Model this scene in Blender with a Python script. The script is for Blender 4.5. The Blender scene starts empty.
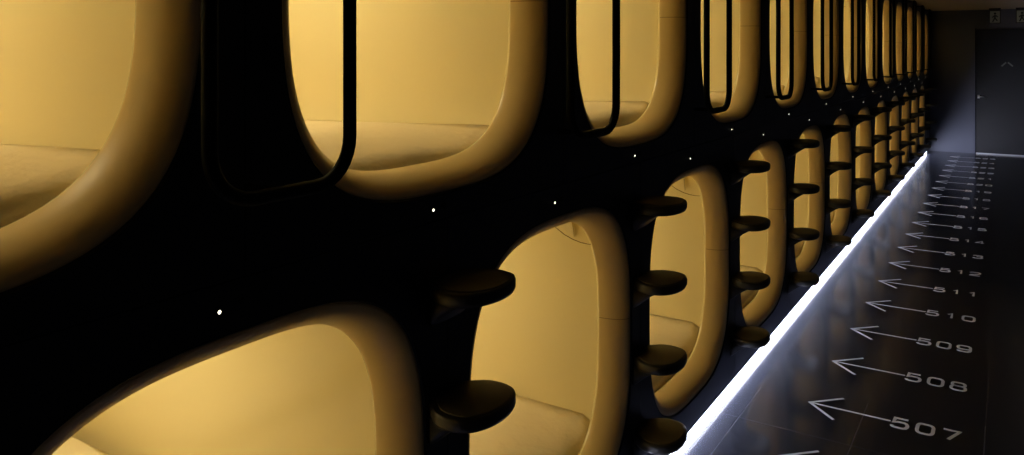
import bpy, bmesh, math, random
from mathutils import Vector, noise

PI = math.pi
sc = bpy.context.scene
C = sc.collection
rnd = random.Random(7)

# ------------------------------------------------------------------ materials
def mat(name, col, rough=.5, spec=.5, coat=0., emit=None, estr=0., bump=None):
    m = bpy.data.materials.new(name); m.use_nodes = True
    b = m.node_tree.nodes['Principled BSDF']
    b.inputs['Base Color'].default_value = (*col, 1)
    b.inputs['Roughness'].default_value = rough
    b.inputs['Specular IOR Level'].default_value = spec
    b.inputs['Coat Weight'].default_value = coat
    b.inputs['Coat Roughness'].default_value = .08
    if emit:
        b.inputs['Emission Color'].default_value = (*emit, 1)
        b.inputs['Emission Strength'].default_value = estr
    if bump:
        scale, strength, dist = bump
        nt = m.node_tree
        tc = nt.nodes.new('ShaderNodeTexCoord'); n = nt.nodes.new('ShaderNodeTexNoise')
        n.inputs['Scale'].default_value = scale; n.inputs['Detail'].default_value = 5
        bp = nt.nodes.new('ShaderNodeBump'); bp.inputs['Strength'].default_value = strength
        bp.inputs['Distance'].default_value = dist
        nt.links.new(tc.outputs['Object'], n.inputs['Vector'])
        nt.links.new(n.outputs['Fac'], bp.inputs['Height'])
        nt.links.new(bp.outputs['Normal'], b.inputs['Normal'])
    return m

SHELL = (.82, .73, .46)
RIM = (.68, .51, .245)
M = {}
M['shell'] = mat('glossy_cream_plastic', SHELL, .07, .5, 0, bump=(2.5, .03, .02))
M['panel'] = mat('black_satin_panel', (.012, .0115, .0125), .42, .34, bump=(60, .05, .002))
M['gap'] = mat('black_gap', (.004, .004, .004), .8, .1)
M['gasket'] = mat('black_rubber', (.006, .006, .006), .55, .2)
M['bed'] = mat('cream_cotton', (.80, .69, .49), .9, .15, bump=(11, .6, .02))
M['pillow'] = mat('white_cotton', (.82, .74, .58), .9, .15, bump=(7, .3, .02))
M['seamline'] = mat('joint_brown', (.22, .14, .05), .6, .3)
M['lamp'] = mat('warm_lamp', (.9, .8, .6), .5, .3, emit=(1, .87, .50), estr=8.0)
M['lamp_low'] = mat('warm_lamp_dimmed', (.9, .8, .6), .5, .3, emit=(1, .855, .475), estr=6.4)
M['bar'] = mat('black_coated_steel', (.003, .003, .003), .6, .06)
M['step'] = mat('black_moulded_resin', (.012, .011, .010), .45, .4, bump=(140, .08, .002))
M['tread'] = mat('dark_brown_rubber', (.06, .05, .035), .6, .3, bump=(220, .15, .002))
M['led'] = mat('cool_led', (.9, .9, .95), .4, .3, emit=(.77, .81, 1.0), estr=190.0)
M['dot'] = mat('white_indicator', (.9, .9, .8), .4, .3, emit=(1, .93, .68), estr=3.0)
M['channel'] = mat('grey_aluminium', (.35, .35, .38), .4, .5)
M['mark'] = mat('white_floor_paint', (.45, .465, .505), .6, .3)
M['ceiling'] = mat('ceiling_board', (.20, .165, .12), .5, .3)
M['endwall'] = mat('end_wall_paint', (.050, .054, .076), .6, .3)
M['darkwall'] = mat('dark_wall_paint', (.0025, .0025, .003), .95, .02)
M['door'] = mat('door_skin', (.006, .006, .008), .4, .25)
M['steel'] = mat('brushed_steel', (.55, .55, .58), .3, .5)
M['steel'].node_tree.nodes['Principled BSDF'].inputs['Metallic'].default_value = 1
M['sign'] = mat('pale_sign_face', (.13, .14, .12), .6, .3, emit=(.75, .85, .68), estr=.006)  # faint glow added so the unlit signs and door strokes show
M['signdark'] = mat('sign_pictogram', (.012, .015, .012), .6, .2)
M['signbox'] = mat('sign_housing', (.012, .010, .010), .6, .2)

def floor_mat():
    m = bpy.data.materials.new('dark_polished_tile'); m.use_nodes = True
    nt = m.node_tree; b = nt.nodes['Principled BSDF']
    tc = nt.nodes.new('ShaderNodeTexCoord')
    mp = nt.nodes.new('ShaderNodeMapping')
    mp.inputs['Location'].default_value = (-.115, -.083, 0)
    br = nt.nodes.new('ShaderNodeTexBrick')
    br.offset = 0; br.squash = 1
    br.inputs['Scale'].default_value = 1
    br.inputs['Brick Width'].default_value = .485
    br.inputs['Row Height'].default_value = .705
    br.inputs['Mortar Size'].default_value = .0024
    br.inputs['Mortar Smooth'].default_value = .3
    br.inputs['Color1'].default_value = (.0090, .0102, .0160, 1)
    br.inputs['Color2'].default_value = (.0098, .0110, .0172, 1)
    br.inputs['Mortar'].default_value = (.042, .042, .05, 1)
    nz = nt.nodes.new('ShaderNodeTexNoise'); nz.inputs['Scale'].default_value = 3.2; nz.inputs['Detail'].default_value = 6
    mr = nt.nodes.new('ShaderNodeMapRange')
    mr.inputs['To Min'].default_value = .11; mr.inputs['To Max'].default_value = .20
    n2 = nt.nodes.new('ShaderNodeTexNoise'); n2.inputs['Scale'].default_value = 5; n2.inputs['Detail'].default_value = 3
    bp = nt.nodes.new('ShaderNodeBump'); bp.inputs['Strength'].default_value = .03; bp.inputs['Distance'].default_value = .003
    L = nt.links.new
    L(tc.outputs['Object'], mp.inputs['Vector']); L(mp.outputs['Vector'], br.inputs['Vector'])
    L(br.outputs['Color'], b.inputs['Base Color'])
    L(tc.outputs['Object'], nz.inputs['Vector']); L(nz.outputs['Fac'], mr.inputs['Value'])
    L(mr.outputs['Result'], b.inputs['Roughness'])
    L(tc.outputs['Object'], n2.inputs['Vector']); L(n2.outputs['Fac'], bp.inputs['Height'])
    L(bp.outputs['Normal'], b.inputs['Normal'])
    b.inputs['Specular IOR Level'].default_value = .30
    return m
M['floor'] = floor_mat()

def rim_mat(name, zline):
    """cream plastic with the thin horizontal moulding joint at height zline"""
    m = mat(name, RIM, .38, .35, 0)
    nt = m.node_tree; b = nt.nodes['Principled BSDF']
    tc = nt.nodes.new('ShaderNodeTexCoord'); sx = nt.nodes.new('ShaderNodeSeparateXYZ')
    a = nt.nodes.new('ShaderNodeMath'); a.operation = 'SUBTRACT'; a.inputs[1].default_value = zline
    ab = nt.nodes.new('ShaderNodeMath'); ab.operation = 'ABSOLUTE'
    lt = nt.nodes.new('ShaderNodeMath'); lt.operation = 'LESS_THAN'; lt.inputs[1].default_value = .0013
    mx = nt.nodes.new('ShaderNodeMix'); mx.data_type = 'RGBA'
    mx.inputs['A'].default_value = (*RIM, 1); mx.inputs['B'].default_value = (.34, .23, .10, 1)
    L = nt.links.new
    L(tc.outputs['Object'], sx.inputs[0]); L(sx.outputs['Z'], a.inputs[0]); L(a.outputs[0], ab.inputs[0])
    L(ab.outputs[0], lt.inputs[0]); L(lt.outputs[0], mx.inputs['Factor']); L(mx.outputs['Result'], b.inputs['Base Color'])
    return m
M['edge'] = mat('polished_cream_edge', SHELL, .10, .6, 0)
M['rim_upper'] = rim_mat('glossy_cream_rim_upper', -.008)
M['rim_lower'] = rim_mat('glossy_cream_rim_lower', .040)

# ------------------------------------------------------------------ helpers
def mesh_from(name, bm, m, smooth=True):
    bmesh.ops.recalc_face_normals(bm, faces=bm.faces)
    me = bpy.data.meshes.new(name); bm.to_mesh(me); bm.free()
    me.materials.append(m)
    if smooth:
        for p in me.polygons: p.use_smooth = True
    return me
def obj(name, me, parent=None, loc=None):
    o = bpy.data.objects.new(name, me); C.objects.link(o)
    if parent: o.parent = parent
    if loc: o.location = loc
    return o
def tag(o, label, cat, group=None):
    o['label'] = label; o['category'] = cat
    if group: o['group'] = group
    return o
def empty(name, loc, label, cat, group=None):
    o = bpy.data.objects.new(name, None); C.objects.link(o); o.location = loc
    o.empty_display_size = .1
    return tag(o, label, cat, group)
def struct(name, me, loc=None):
    o = obj(name, me, None, loc); o['kind'] = 'structure'; return o
def add_box(bm, a, b, bevel=0.):
    r = bmesh.ops.create_cube(bm, size=1)
    vs = r['verts']
    for v in vs:
        for i in range(3): v.co[i] = a[i] + (v.co[i] + .5) * (b[i] - a[i])
    if bevel:
        es = list({e for v in vs for e in v.link_edges})
        bmesh.ops.bevel(bm, geom=es, offset=bevel, segments=2, affect='EDGES', profile=.5)
def box_mesh(name, a, b, m, bevel=0.):
    bm = bmesh.new(); add_box(bm, a, b, bevel); return mesh_from(name, bm, m, False)
def add_tube(bm, pts, r, seg=12, closed=False):
    pts = [Vector(p) for p in pts]; n = len(pts); rings = []
    up = Vector((0, 0, 1))
    prev = None
    for i, p in enumerate(pts):
        if closed: t = (pts[(i + 1) % n] - pts[i - 1]).normalized()
        else: t = (pts[min(i + 1, n - 1)] - pts[max(i - 1, 0)]).normalized()
        if prev is None:
            ref = up if abs(t.dot(up)) < .9 else Vector((1, 0, 0))
            nrm = (ref - t * ref.dot(t)).normalized()
        else:
            nrm = (prev - t * prev.dot(t)).normalized()
        prev = nrm; bi = t.cross(nrm)
        rings.append([bm.verts.new(p + (nrm * math.cos(2 * PI * k / seg) + bi * math.sin(2 * PI * k / seg)) * r) for k in range(seg)])
    m = n if closed else n - 1
    for i in range(m):
        a, b = rings[i], rings[(i + 1) % n]
        for k in range(seg): bm.faces.new((a[k], a[(k + 1) % seg], b[(k + 1) % seg], b[k]))
    if not closed:
        bm.faces.new(rings[0][::-1]); bm.faces.new(rings[-1])
def sup(th, a, b, n):
    c, s = math.cos(th), math.sin(th)
    r = (abs(c / a) ** n + abs(s / b) ** n) ** (-1. / n)     # polar superellipse
    return r * c, r * s
def loft(bm, rings, close_last=False):
    vr = [[bm.verts.new(p) for p in r] for r in rings]
    n = len(vr[0])
    for i in range(len(vr) - 1):
        for k in range(n): bm.faces.new((vr[i][k], vr[i][(k + 1) % n], vr[i + 1][(k + 1) % n], vr[i + 1][k]))
    if close_last: bm.faces.new(vr[-1])
    return vr

# ------------------------------------------------------------------ layout
P = 1.2
A, B, NE = .512, .508, 3.15            # opening half width, half height, squareness
ZU, ZL = 1.858, .676                   # centre heights of the two rows
YU = [.3275 + P * k for k in range(13)]
YL = [.9345 + P * k for k in range(12)]
YEND = 15.45
ZC = 2.455
XR = 1.78                               # the far side of the aisle
ZSEAM = 1.283

# ------------------------------------------------------------------ room shell
struct('floor', box_mesh('floor', (-2.4, -1.6, -.06), (XR, YEND + .1, 0), M['floor']))
struct('ceiling', box_mesh('ceiling', (-2.4, -1.6, ZC), (XR, YEND + .1, ZC + .06), M['ceiling']))
struct('wall_right', box_mesh('wall_right', (XR, -1.6, 0), (XR + .06, YEND + .1, ZC), M['darkwall']))
struct('wall_back', box_mesh('wall_back', (-2.4, -1.66, 0), (XR, -1.6, ZC), M['darkwall']))
struct('wall_end', box_mesh('wall_end', (-2.4, YEND, 0), (XR, YEND + .06, ZC), M['endwall']))

def pod_wall():
    """black cladding: one panel per pod with a rounded opening, small shadow gaps between panels"""
    bm = bmesh.new(); N = 96; g = .0015
    def rect_hit(th, x0, x1, z0, z1):
        c, s = math.cos(th), math.sin(th); t = 1e9
        if c > 1e-9: t = min(t, x1 / c)
        if c < -1e-9: t = min(t, x0 / c)
        if s > 1e-9: t = min(t, z1 / s)
        if s < -1e-9: t = min(t, z0 / s)
        return t * c, t * s
    def cell(yc, zc, y0, y1, z0, z1):
        ths = [2 * PI * k / N for k in range(N)]
        for (yy, zz) in ((y0, z0), (y0, z1), (y1, z0), (y1, z1)):
            ths.append(math.atan2(zz - zc, yy - yc) % (2 * PI))
        ths = sorted(set(round(t, 6) for t in ths))
        out, inn, inb = [], [], []
        for t in ths:
            oy, oz = rect_hit(t, y0 - yc, y1 - yc, z0 - zc, z1 - zc)
            iy, iz = sup(t, A + .004, B + .004, NE)
            out.append(bm.verts.new((0, yc + oy, zc + oz)))
            inn.append(bm.verts.new((0, yc + iy, zc + iz)))
            inb.append(bm.verts.new((-.02, yc + iy, zc + iz)))
        outb = [bm.verts.new((-.02, v.co.y, v.co.z)) for v in out]
        n = len(ths)
        for k in range(n):
            j = (k + 1) % n
            bm.faces.new((out[k], out[j], inn[j], inn[k]))
            bm.faces.new((inn[k], inn[j], inb[j], inb[k]))
            bm.faces.new((out[j], out[k], outb[k], outb[j]))
    for y in YU: cell(y, ZU, max(y - .6 + g, -.6), min(y + .6 - g, YEND - .001), ZSEAM + g, ZC - .001)
    for y in YL: cell(y, ZL, y - .6 + g, y + .6 - g, .045, ZSEAM - g)
    # plain pieces at both ends of the rows
    add_box(bm, (-.02, -1.6, .045), (0, YL[0] - .6 - g, ZSEAM - g))
    add_box(bm, (-.02, -1.6, ZSEAM + g), (0, YU[0] - .6 - g, ZC - .001))
    add_box(bm, (-.02, YL[-1] + .6 + g, .045), (0, YEND - .001, ZSEAM - g))
    return mesh_from('wall_left', bm, M['panel'], False)
struct('wall_left', pod_wall())
# dark recess wall behind the LED channel under the cladding
struct('baseboard_left', box_mesh('baseboard_left', (-.14, -1.6, 0), (-.125, YEND, .10), M['darkwall']))

# door and its frame in the end wall
DX0, DX1 = .695, 1.60
d = struct('door_1', box_mesh('door_1', (DX0 + .012, YEND - .03, .02), (DX1, YEND - .001, 2.12), M['door'], .004))
bm = bmesh.new(); add_box(bm, (DX0, YEND - .045, 0), (DX0 + .01, YEND - .001, 2.14), .002)
obj('door_frame', mesh_from('door_frame', bm, M['darkwall'], False), d)
bm = bmesh.new(); add_box(bm, (DX0 + .012, YEND - .05, .0), (DX1, YEND - .03, .02), .003)
obj('threshold', mesh_from('threshold', bm, M['steel'], False), d)
bm = bmesh.new()
add_tube(bm, [(DX0 + .05, YEND - .03, .975), (DX0 + .05, YEND - .085, .975)], .012)
add_tube(bm, [(DX0 + .045, YEND - .08, .975), (DX0 + .10, YEND - .085, .975), (DX0 + .16, YEND - .08, .972)], .008)
add_box(bm, (DX0 + .034, YEND - .034, .945), (DX0 + .066, YEND - .03, 1.005), .0015)
h = obj('door_handle', mesh_from('door_handle', bm, M['steel']), d); h['label'] = 'steel lever handle'
bm = bmesh.new()
for (x0, z0, x1, z1) in ((1.075, 1.495, 1.140, 1.560), (1.165, 1.560, 1.235, 1.495)):
    v = Vector((x1 - x0, 0, z1 - z0)).normalized(); nx = Vector((-v.z, 0, v.x)) * .011
    p0, p1 = Vector((x0, YEND - .034, z0)), Vector((x1, YEND - .034, z1))
    f = [bm.verts.new(p) for p in (p0 - nx, p1 - nx, p1 + nx, p0 + nx)]
    k = [bm.verts.new(w.co + Vector((0, .004, 0))) for w in f]
    bm.faces.new(f); bm.faces.new(k[::-1])
    for i in range(4): bm.faces.new((f[i], f[(i + 1) % 4], k[(i + 1) % 4], k[i]))
e = obj('door_emblem', mesh_from('door_emblem', bm, M['sign'], False), d); e['label'] = 'two pale slanted strokes'

# ------------------------------------------------------------------ sleeping pods
NS = 120
TH = [2 * PI * k / NS for k in range(NS)]
T, W = .103, .057
def ring(x, inset, n=NE, a=A, b=B):
    return [(x, *sup(t, a - inset, b - inset, n)) for t in TH]
def rim_mesh(name, m):
    bm = bmesh.new(); rings = [ring(-.045, .001), ring(-.012, .0003)]
    for i in range(15):
        ph = PI / 2 * i / 14
        rings.append(ring(-.004 - (T - .004) * (1 - math.cos(ph)), W * math.sin(ph)))
    for i in range(1, 11):                                    # rolled inner edge
        ph = PI * i / 10
        rings.append(ring(-T - .012 * math.sin(ph), W - .012 * (1 - math.cos(ph))))
    rings.append(ring(-T - .003, .003))
    loft(bm, rings)
    me = mesh_from(name, bm, m); me.materials.append(M['edge'])
    for p in me.polygons:                                     # the rolled inner edge is polished
        if p.center.x < -T + .004: p.material_index = 1
    return me
def shell_mesh():
    bm = bmesh.new(); rings = []
    prof = [(-.098, .008, 3.4), (-.118, .012, 4.6), (-.15, .013, 5.6), (-.2, .013, 6), (-.6, .013, 6), (-1.2, .013, 6), (-1.8, .014, 6)]
    for x, i, n in prof: rings.append(ring(x, i, n))
    for i in range(1, 9):
        ph = PI / 2 * i / 8
        rings.append(ring(-1.8 - .28 * math.sin(ph), .014 + .16 * (1 - math.cos(ph)), 6 - 2.2 * (i / 8)))
    vr = loft(bm, rings)
    c = bm.verts.new((-2.085, 0, 0)); l = vr[-1]
    for k in range(NS): bm.faces.new((l[k], l[(k + 1) % NS], c))
    return mesh_from('inner_shell', bm, M['shell'])
def gasket_mesh():
    bm = bmesh.new(); loft(bm, [ring(.0008, -.0070), ring(.0014, -.0048), ring(.0002, -.0032), ring(-.003, -.0015), ring(-.008, .0002), ring(-.016, .0012)])
    return mesh_from('gasket', bm, M['gasket'])
def lamp_mesh(m):
    bm = bmesh.new(); add_box(bm, (-1.30, -.17, .462), (-.72, .17, .482), .006)
    return mesh_from('ceiling_lamp', bm, m, False)
def canopy_seam_mesh():
    bm = bmesh.new()
    def wall_y(x, z):
        n = 6
        a, b = A - .013, B - .013
        return a * max(0., 1 - abs(z / b) ** n) ** (1 / n)
    bm.free()
    pts = [(-.135, .296), (-.17, .294), (-.20, .296), (-.235, .304), (-.27, .318), (-.30, .337), (-.33, .358), (-.37, .385)]
    out = []
    for s in (-1, 1):
        bm = bmesh.new()
        add_tube(bm, [(x, s * (wall_y(x, z) - .0005), z) for x, z in pts], .0016, 6)
        out.append(mesh_from('canopy_seam', bm, M['seamline']))
    return out
def added_wedge_mesh():  # wedges added to draw a small dark tapered shape, no known fitting
    out = []
    for s in (-1, 1):
        bm = bmesh.new()
        fr = [bm.verts.new(p) for p in ((-.30, .445 * s, .40), (-.215, .445 * s, .40), (-.221, .478 * s, .318), (-.231, .478 * s, .318))]
        bk = [bm.verts.new((v.co.x, v.co.y + .006 * s, v.co.z)) for v in fr]
        bm.faces.new(fr); bm.faces.new(bk[::-1])
        for i in range(4): bm.faces.new((fr[i], fr[(i + 1) % 4], bk[(i + 1) % 4], bk[i]))
        out.append(mesh_from('added_wedge', bm, M['shell'], False))
    return out
me_shell, me_gasket = shell_mesh(), gasket_mesh()
me_lamp = {'U': lamp_mesh(M['lamp']), 'L': lamp_mesh(M['lamp_low'])}
me_rim = {'U': rim_mesh('entry_rim', M['rim_upper']), 'L': rim_mesh('entry_rim', M['rim_lower'])}
me_cs, me_wedge = canopy_seam_mesh(), added_wedge_mesh()

def pod(y, z, row, label, group):
    t = empty('capsule_pod', (0, y, z), label, 'capsule', group)
    obj('inner_shell', me_shell, t)
    r = obj('entry_rim', me_rim[row], t); r['label'] = 'thick rounded cream rim of the entry'
    g = obj('gasket', me_gasket, t); g['label'] = 'thin black seal around the rim'
    l = obj('ceiling_lamp', me_lamp[row], t); l['label'] = 'warm lit lamp panel'
    for me in me_cs: obj('canopy_seam', me, t)
    for me in me_wedge: obj('added_wedge', me, t)
    return t

NPROF = [(-.114, 3.6), (-.125, 4.6), (-.15, 5.6), (-.2, 6), (-3, 6)]
def mattress_mesh(seed, top, lump, front=.05, tilt=0., name='mattress'):
    """padded mattress whose underside follows the curved shell; origin at pod centre"""
    bm = bmesh.new(); nx, ny = 40, 20
    x0, x1 = -1.80, -.142
    def n_at(x):
        for (xa, na), (xb, nb) in zip(NPROF, NPROF[1:]):
            if xb <= x <= xa: return na + (nb - na) * (x - xa) / (xb - xa)
        return NPROF[-1][1]
    a, b = A - .0165, B - .0165
    rings = []
    for i in range(nx + 1):
        s = i / nx; x = x0 + (x1 - x0) * s; n = n_at(x)
        def half(z): return a * (1 - min(.9999, abs(z / b)) ** n) ** (1 / n) - .0015
        e = min(1., min((x - x0) / .07, (x1 - x) / .022))
        zt = top - .016 * (1 - math.sqrt(max(0, 1 - (1 - e) ** 2))) + tilt * max(-.35, x + .5) 
        zb = -b + .010; m = 12
        left = []
        for j in range(m + 1):
            z = zt + (zb - zt) * math.sin(PI / 2 * j / m)
            left.append((-half(z), z))
        right = [(-p[0], p[1]) for p in left[::-1]]
        hw = half(zt); topp = []; dip = front * max(0., 1 - (x1 - x) / .42) ** 1.8
        for j in range(1, ny):
            y = hw * (1 - 2 * j / ny); q = 1 - (abs(y) / hw) ** 6
            topp.append((y, zt - dip * q + lump * noise.noise(Vector((x * 3.2 + seed * 9.1, y * 4.0, seed * 3.3))) * q + .006 * q))
        rings.append([(x, *p) for p in left + right + topp])
    vr = loft(bm, rings, True); bm.faces.new(vr[0])
    return mesh_from(name, bm, M['bed'])

ORD = ['', 'first', 'second', 'third', 'fourth', 'fifth', 'sixth', 'seventh']
def up_where(k):
    num = 501 + 2 * k
    if k == 0: return 'cut by the left edge of the photo'
    if k == 1: return 'second from the left'
    if k == 2: return 'third from the left'
    if num <= 513: return 'level with floor number %d' % num
    j = 13 - k
    return 'nearest the dark end wall' if j == 1 else '%s from the dark end wall' % ORD[j]
def low_where(k):
    num = 502 + 2 * k
    if k == 0: return 'at the bottom left of the photo'
    if k == 1: return 'second from the left'
    if k == 2: return 'third from the left'
    if num <= 514: return 'level with floor number %d' % num
    j = 12 - k
    return 'nearest the dark end wall' if j == 1 else '%s from the dark end wall' % ORD[j]

mU = [mattress_mesh(s, t, .014, .055, .03) for s, t in enumerate((-.356, -.398, -.384, -.388, -.384))]
mL = [mattress_mesh(s + 10, -.348, .005, .080) for s in range(3)]
for k, y in enumerate(YU):
    pod(y, ZU, 'U', 'upper-row cream capsule pod %s' % up_where(k), 'upper row of sleeping capsules')
    tag(obj('mattress', mU[k % 5], None, (0, y, ZU)), 'cream mattress in the upper-row capsule %s' % up_where(k), 'mattress', 'mattresses in the upper capsules')
for k, y in enumerate(YL):
    pod(y, ZL, 'L', 'lower-row cream capsule pod %s' % low_where(k), 'lower row of sleeping capsules')
    tag(obj('mattress', mL[k % 3], None, (0, y, ZL)), 'cream mattress in the lower-row capsule %s' % low_where(k), 'mattress', 'mattresses in the lower capsules')

# the folded duvet seen deep inside the bottom left capsule
bm = bmesh.new(); rings = []
for i in range(17):
    u = -1 + 2 * i / 16; hx = (1 - abs(u) ** 5) ** .4 if abs(u) < 1 else 0
    hx = max(hx, .04); sec = []
    for k in range(48):
        t = 2 * PI * k / 48
        y, z = sup(t, .466, .060 * hx, 5)
        if z > 0: z += .010 * noise.noise(Vector((u * 2.2, y * 5, 3))) * hx
        sec.append((u * .36, y, z))
    rings.append(sec)
vr = loft(bm, rings, True); bm.faces.new(vr[0])
pw = obj('folded_duvet', mesh_from('folded_duvet', bm, M['pillow']), None, (-1.42, YL[0], ZL - .348 + .0735))
tag(pw, 'pale folded duvet deep inside the bottom left capsule', 'duvet')

# ------------------------------------------------------------------ indicator lights
def indicator(y, z, label, group):
    t = empty('indicator_bulb', (0, y, z), label, 'indicator light', group)
    bm = bmesh.new()
    bmesh.ops.create_uvsphere(bm, u_segments=14, v_segments=8, radius=.0036)
    for v in bm.verts: v.co.x = max(0, v.co.x * .5) + .0015
    obj('lens', mesh_from('lens', bm, M['dot']), t)
    bm = bmesh.new(); add_tube(bm, [(0, 0, 0), (.0018, 0, 0)], .0075, 16)
    obj('bezel', mesh_from('bezel', bm, M['gasket']), t)
    bm = bmesh.new(); add_tube(bm, [(0, .045, .004), (.004, .045, .004)], .010, 18)
    b = obj('push_button', mesh_from('push_button', bm, M['gasket']), t); b['label'] = 'black round button'
for k, y in enumerate(YU):
    if k == 0: continue
    indicator(y - .052, 1.312, 'tiny white light under the upper-row capsule %s' % up_where(k), 'lights under the upper capsules')
for k, y in enumerate(YL):
    indicator(y - .0625, 1.234, 'tiny white light over the lower-row capsule %s' % low_where(k), 'lights over the lower capsules')

# ------------------------------------------------------------------ footsteps
def smooth_closed(pts, sub=5):
    n = len(pts); out = []
    for i in range(n):
        p0, p1, p2, p3 = (Vector(pts[(i + j - 1) % n]) for j in range(4))
        for k in range(sub):
            t = k / sub
            out.append(.5 * ((2 * p1) + (p2 - p0) * t + (2 * p0 - 5 * p1 + 4 * p2 - p3) * t * t + (3 * p1 - p0 - 3 * p2 + p3) * t ** 3))
    return out
half = [(.0, .055), (.022, .085), (.055, .111), (.095, .117), (.135, .103), (.160, .068), (.171, .024)]
outl = [(x, y) for x, y in half] + [(x, -y) for x, y in half[::-1]]
outl = smooth_closed(outl)
for p in outl: p.x = max(p.x, .0005)
def sring(sx, sy, z):
    return [(.0005 + (p.x - .0005) * sx, p.y * sy, z) for p in outl]
def step_mesh():
    bm = bmesh.new()
    rings = [sring(.93, .90, -.036), sring(.975, .965, -.033), sring(1, 1, -.024), sring(1, 1, -.008), sring(.988, .982, -.002), sring(.965, .945, 0)]
    vr = loft(bm, rings, True); bm.faces.new(vr[0][::-1])
    return mesh_from('footstep', bm, M['step'])
def bracket_mesh():
    """wedge-shaped support running from the plate's underside down to the wall"""
    bm = bmesh.new(); rings = []
    for x, w, zb in ((.0005, .072, -.112), (.012, .071, -.104), (.035, .067, -.083), (.060, .062, -.064), (.085, .055, -.049), (.105, .046, -.0385)):
        zt = -.0355; q = min(.02, (zt - zb) * .45); sec = []
        sec += [(x, -w, zt), (x, -w, zb + q)]
        sec += [(x, -w + q * (1 - math.cos(t)), zb + q * (1 - math.sin(t))) for t in (PI / 6, PI / 3, PI / 2)]
        sec += [(x, w - q * (1 - math.cos(t)), zb + q * (1 - math.sin(t))) for t in (PI / 2, PI / 3, PI / 6)]
        sec += [(x, w, zb + q), (x, w, zt)]
        rings.append(sec)
    vr = loft(bm, rings, True); bm.faces.new(vr[0])
    return mesh_from('bracket', bm, M['step'])
def tread_mesh():
    bm = bmesh.new()
    def r(s, z): return [(.012 + p.x * s * .93, p.y * s * .90, z) for p in outl]
    vr = loft(bm, [r(.96, -.001), r(.96, .0022), r(.93, .0035)], True); bm.faces.new(vr[0][::-1])
    return mesh_from('tread_pad', bm, M['tread'])
me_step, me_tread, me_bracket = step_mesh(), tread_mesh(), bracket_mesh()
HT = [('lowest', .287), ('second lowest', .571), ('second highest', .858), ('highest', 1.143)]
for k in range(12):
    y = 1.5275 + P * k
    n = 503 + 2 * k
    if k == 0: pl = 'leftmost pillar, right of the bottom left capsule'
    elif k == 1: pl = 'second pillar from the left'
    elif n <= 513: pl = 'pillar level with floor number %d' % n
    else:
        j = 12 - k
        pl = 'pillar nearest the dark end wall' if j == 0 else '%s pillar from the dark end wall' % ORD[j + 1]
    for w, z in HT:
        s = tag(obj('footstep', me_step, None, (0, y, z)), '%s black footstep on the %s' % (w, pl), 'step', 'footsteps on the pillars')
        obj('bracket', me_bracket, s)
        obj('tread_pad', me_tread, s)['label'] = 'dark brown rubber pad'

# ------------------------------------------------------------------ grab rails
def rail_loop():
    hw, z0, z1, r = .155, 1.447, 2.405, .085
    pts = []
    for cy, cz, a0 in ((hw - r, z1 - r, 0), (-hw + r, z1 - r, 90), (-hw + r, z0 + r, 180), (hw - r, z0 + r, 270)):
        for i in range(9):
            a = math.radians(a0 + 90 * i / 8)
            pts.append((0, cy + r * math.cos(a), cz + r * math.sin(a)))
    return pts
bm = bmesh.new(); add_tube(bm, [(.108, y, z) for _, y, z in rail_loop()], .0128, 14, True)
me_rail = mesh_from('rail', bm, M['bar'])
me_post = []
for z in (1.447, 2.405):
    bm = bmesh.new()
    add_tube(bm, [(.0005, 0, z), (.005, 0, z), (.0055, 0, z), (.097, 0, z)], .008, 14)
    me_post.append(mesh_from('wall_mount', bm, M['bar']))
for k, y in enumerate(YL):
    t = empty('grab_rail', (0, y - .005, 0), 'black looped grab rail above the lower-row capsule %s' % low_where(k), 'grab rail', 'grab rails between the upper capsules')
    obj('rail', me_rail, t)
    for me in me_post: obj('wall_mount', me, t)

# ------------------------------------------------------------------ light strip under the cladding
ls = empty('light_strip', (0, 0, 0), 'long glowing white light strip on the floor along the foot of the black wall', 'light strip')
bm = bmesh.new()
Y0, Y1 = -1.55, YEND - .35
bm = bmesh.new(); NSEG = 170; ends = []
for i in range(NSEG + 1):
    y = Y0 + (Y1 - Y0) * i / NSEG
    ends.append([bm.verts.new((x, y, z)) for x, z in ((-.021, .0025), (-.016, .0025), (-.016, .0405), (-.021, .0405))])
for a_, b_ in zip(ends, ends[1:]):
    for k in range(4): bm.faces.new((a_[k], a_[(k + 1) % 4], b_[(k + 1) % 4], b_[k]))
bm.faces.new(ends[0][::-1]); bm.faces.new(ends[-1])
o = obj('diffuser', mesh_from('diffuser', bm, M['led'], False), ls); o['label'] = 'glowing white diffuser'
bm = bmesh.new(); add_box(bm, (-.045, Y0, 0), (-.0212, Y1, .0445)); add_box(bm, (-.0212, Y0, .041), (-.0145, Y1, .0445)); add_box(bm, (-.0212, Y0, 0), (-.0145, Y1, .002))
o = obj('mounting_channel', mesh_from('mounting_channel', bm, M['channel'], False), ls)

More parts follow.
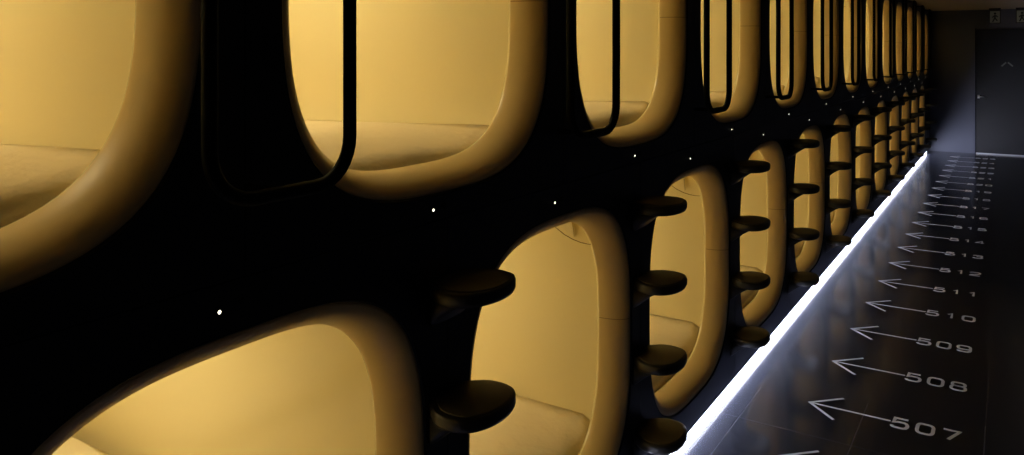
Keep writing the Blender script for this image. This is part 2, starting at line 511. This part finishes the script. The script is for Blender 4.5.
# ------------------------------------------------------------------ floor arrows and numbers
DW, DH = .078, .118
def glyph(ch):
    """strokes of wide square-cornered digits in a unit cell: x 0..1, y 0..1"""
    def arc(cx, cy, rx, ry, a0, a1, n=5):
        return [(cx + rx * math.cos(math.radians(a0 + (a1 - a0) * i / n)), cy + ry * math.sin(math.radians(a0 + (a1 - a0) * i / n))) for i in range(n + 1)]
    R, Q = .28, .26
    def rr(x0, y0, x1, y1, q):
        p = []
        for cx, cy, a in ((x1 - R, y1 - q, 0), (x0 + R, y1 - q, 90), (x0 + R, y0 + q, 180), (x1 - R, y0 + q, 270)):
            p += arc(cx, cy, R, q, a, a + 90)
        return p + [p[0]]
    if ch == '0': return [rr(0, 0, 1, 1, .30)]
    if ch == '1': return [[(.28, .74), (.62, 1), (.62, 0)]]
    if ch == '2': return [[(0, .80)] + arc(.3, .82, .30, .18, 180, 90) + arc(.7, .76, .3, .24, 90, -60) + [(.10, .22), (.0, .0), (1, 0)]]
    if ch == '3': return [[(.02, .84)] + arc(.3, .84, .28, .16, 180, 90) + arc(.72, .77, .26, .23, 90, -90) + [(.35, .54), (.72, .54)] + arc(.72, .27, .28, .27, 90, -90) + arc(.28, .18, .28, .18, -90, -180)]
    if ch == '4': return [[(1, .24), (0, .24), (.74, 1), (.74, 0)]]
    if ch == '5': return [[(.96, 1), (.12, 1), (.07, .52), (.35, .62), (.70, .62)] + arc(.72, .31, .28, .31, 90, -90) + arc(.28, .17, .28, .17, -90, -180)]
    if ch == '6': return [[(.94, .84)] + arc(.68, .84, .26, .16, 0, 90) + arc(.3, .70, .3, .30, 90, 180) + arc(.3, .29, .3, .29, 180, 270) + arc(.72, .29, .28, .29, -90, 90) + [(.1, .58)]]
    if ch == '7': return [[(0, 1), (1, 1), (.36, 0)]]
    if ch == '8': return [rr(.05, .54, .95, 1, .2), rr(0, 0, 1, .54, .24)]
    if ch == '9': return [[(.06, .16)] + arc(.32, .16, .26, .16, 180, 270) + arc(.7, .30, .3, .30, -90, 0) + arc(.7, .71, .3, .29, 0, 90) + arc(.28, .71, .28, .29, 90, 270) + [(.9, .42)]]
def ribbon(bm, pts, wx, wy, zt):
    """flat stroke, width wx across upright parts and wy across level parts, thickness zt"""
    closed = (pts[0] == pts[-1]) and len(pts) > 3
    if closed: pts = pts[:-1]
    q = [pts[0]]
    for p in pts[1:]:
        if math.hypot(p[0] - q[-1][0], p[1] - q[-1][1]) > 1e-4: q.append(p)
    pts = [Vector((p[0] / wx, p[1] / wy)) for p in q]; n = len(pts)   # scaled so that the stroke is 1 wide
    L, Rr = [], []
    for i, p in enumerate(pts):
        a = pts[i - 1] if (i > 0 or closed) else None
        c = pts[(i + 1) % n] if (i < n - 1 or closed) else None
        d1 = (p - a).normalized() if a is not None else None
        d2 = (c - p).normalized() if c is not None else None
        if d1 is None: nrm = Vector((-d2.y, d2.x)); k = 1
        elif d2 is None: nrm = Vector((-d1.y, d1.x)); k = 1
        else:
            nrm = Vector((-(d1 + d2).y, (d1 + d2).x))
            if nrm.length < 1e-3: nrm = Vector((-d1.y, d1.x))
            nrm.normalize(); k = min(1.6, 1 / max(.3, nrm.dot(Vector((-d1.y, d1.x)))))
        L.append(p + nrm * .5 * k); Rr.append(p - nrm * .5 * k)
    def mk(z): return [[bm.verts.new((v.x * wx, v.y * wy, z)) for v in s] for s in (L, Rr)]
    (lt, rt), (lb, rb) = mk(zt), mk(0.0003)
    for i in range(n if closed else n - 1):
        j = (i + 1) % n
        for f in ((lt[i], lt[j], rt[j], rt[i]), (lt[j], lt[i], lb[i], lb[j]), (rt[i], rt[j], rb[j], rb[i])):
            try: bm.faces.new(f)
            except ValueError: pass
me_dig = {}
def digit_mesh(ch):
    if ch not in me_dig:
        bm = bmesh.new(); sx, sy = .0148, .0168
        for s in glyph(ch):
            ribbon(bm, [((x - .5) * (DW - sx), (y - .5) * (DH - sy)) for x, y in s], sx, sy, .0011)
        me = mesh_from('numeral', bm, M['mark'], False); me_dig[ch] = me
    return me_dig[ch]
bm = bmesh.new()
ribbon(bm, [(.492, .131), (.361, 0), (.492, -.131)], .0135, .0135, .0012)
ribbon(bm, [(.358, 0), (.715, 0)], .0125, .0125, .0009)
me_arrow = mesh_from('arrow', bm, M['mark'], False)
PITCH = .1015
for k in range(20):
    n = 506 + k; y = 3.3496 + .6 * k
    if k == 0: lab = 'white arrow tip entering the photo at the bottom edge, nearest floor marking'
    elif n <= 516: lab = 'white floor arrow with the number %d' % n
    else: lab = 'white floor arrow with number %d, %s' % (n, 'nearest the dark end wall' if n == 525 else 'between those of %d and %d' % (n - 1, n + 1))
    t = empty('floor_arrow', (0, y, 0), lab, 'floor marking', 'numbered arrows on the floor')
    obj('arrow', me_arrow, t)
    for i, ch in enumerate(str(n)):
        obj('numeral', digit_mesh(ch), t, (.755 + PITCH * i, -.004, 0))

# ------------------------------------------------------------------ hanging pictogram signs
def sign(x0, x1, label):
    y, z0, z1 = 15.0, 2.215, 2.425
    t = empty('hanging_sign', (x0, y, z0), label, 'sign', 'pictogram signs under the ceiling')
    w = x1 - x0; hgt = z1 - z0
    obj('housing', box_mesh('housing', (-.012, .0, -.012), (w + .012, .05, ZC - z0 - .001), M['signbox'], .003), t)
    obj('face', box_mesh('face', (0, -.004, 0), (w, .0005, hgt - .02), M['sign']), t)['label'] = 'pale face'
    bm = bmesh.new()
    # dark figure stepping through a doorway
    add_box(bm, (w * .42, -.007, .062), (w * .58, -.0035, .125))
    bmesh.ops.create_uvsphere(bm, u_segments=12, v_segments=8, radius=.018)
    for v in bm.verts[-(12 * 7 + 2):]: v.co = Vector((w * .52 + v.co.x, -.0045 + v.co.y * .12, .150 + v.co.z))
    for p, q in (((.46, .07), (.28, .015)), ((.54, .07), (.74, .03)), ((.46, .115), (.24, .085)), ((.54, .12), (.78, .095))):
        add_tube(bm, [(w * p[0], -.005, p[1]), (w * q[0], -.005, q[1])], .009, 8)
    obj('pictogram', mesh_from('pictogram', bm, M['signdark'], False), t)
sign(.915, 1.055, 'small pale pictogram sign under the ceiling, left one of two')
sign(1.285, 1.425, 'small pale pictogram sign under the ceiling at the right photo edge')

# ------------------------------------------------------------------ camera, world, view
cam = bpy.data.cameras.new('camera'); co = bpy.data.objects.new('camera', cam); C.objects.link(co)
cam.sensor_width = 36; cam.sensor_fit = 'HORIZONTAL'
cam.lens = 775.01 / 1024 * 36
cam.shift_y = -(227.5 - 54.805) / 1024
cam.clip_start = .02
co.location = (1.1724, 0, 1.6876); co.rotation_euler = (PI / 2, 0, .5697)
sc.camera = co
w = bpy.data.worlds.new('world'); sc.world = w; w.use_nodes = True
w.node_tree.nodes['Background'].inputs[0].default_value = (0, 0, 0, 1)
w.node_tree.nodes['Background'].inputs[1].default_value = 0
sc.view_settings.view_transform = 'Standard'; sc.view_settings.look = 'None'
sc.view_settings.exposure = 0; sc.view_settings.gamma = 1; sc.view_settings.use_curve_mapping = False
sc.cycles.max_bounces = 10; sc.cycles.diffuse_bounces = 8; sc.cycles.glossy_bounces = 5
sc.cycles.sample_clamp_indirect = 4; sc.cycles.sample_clamp_direct = 5
sc.cycles.use_denoising = True
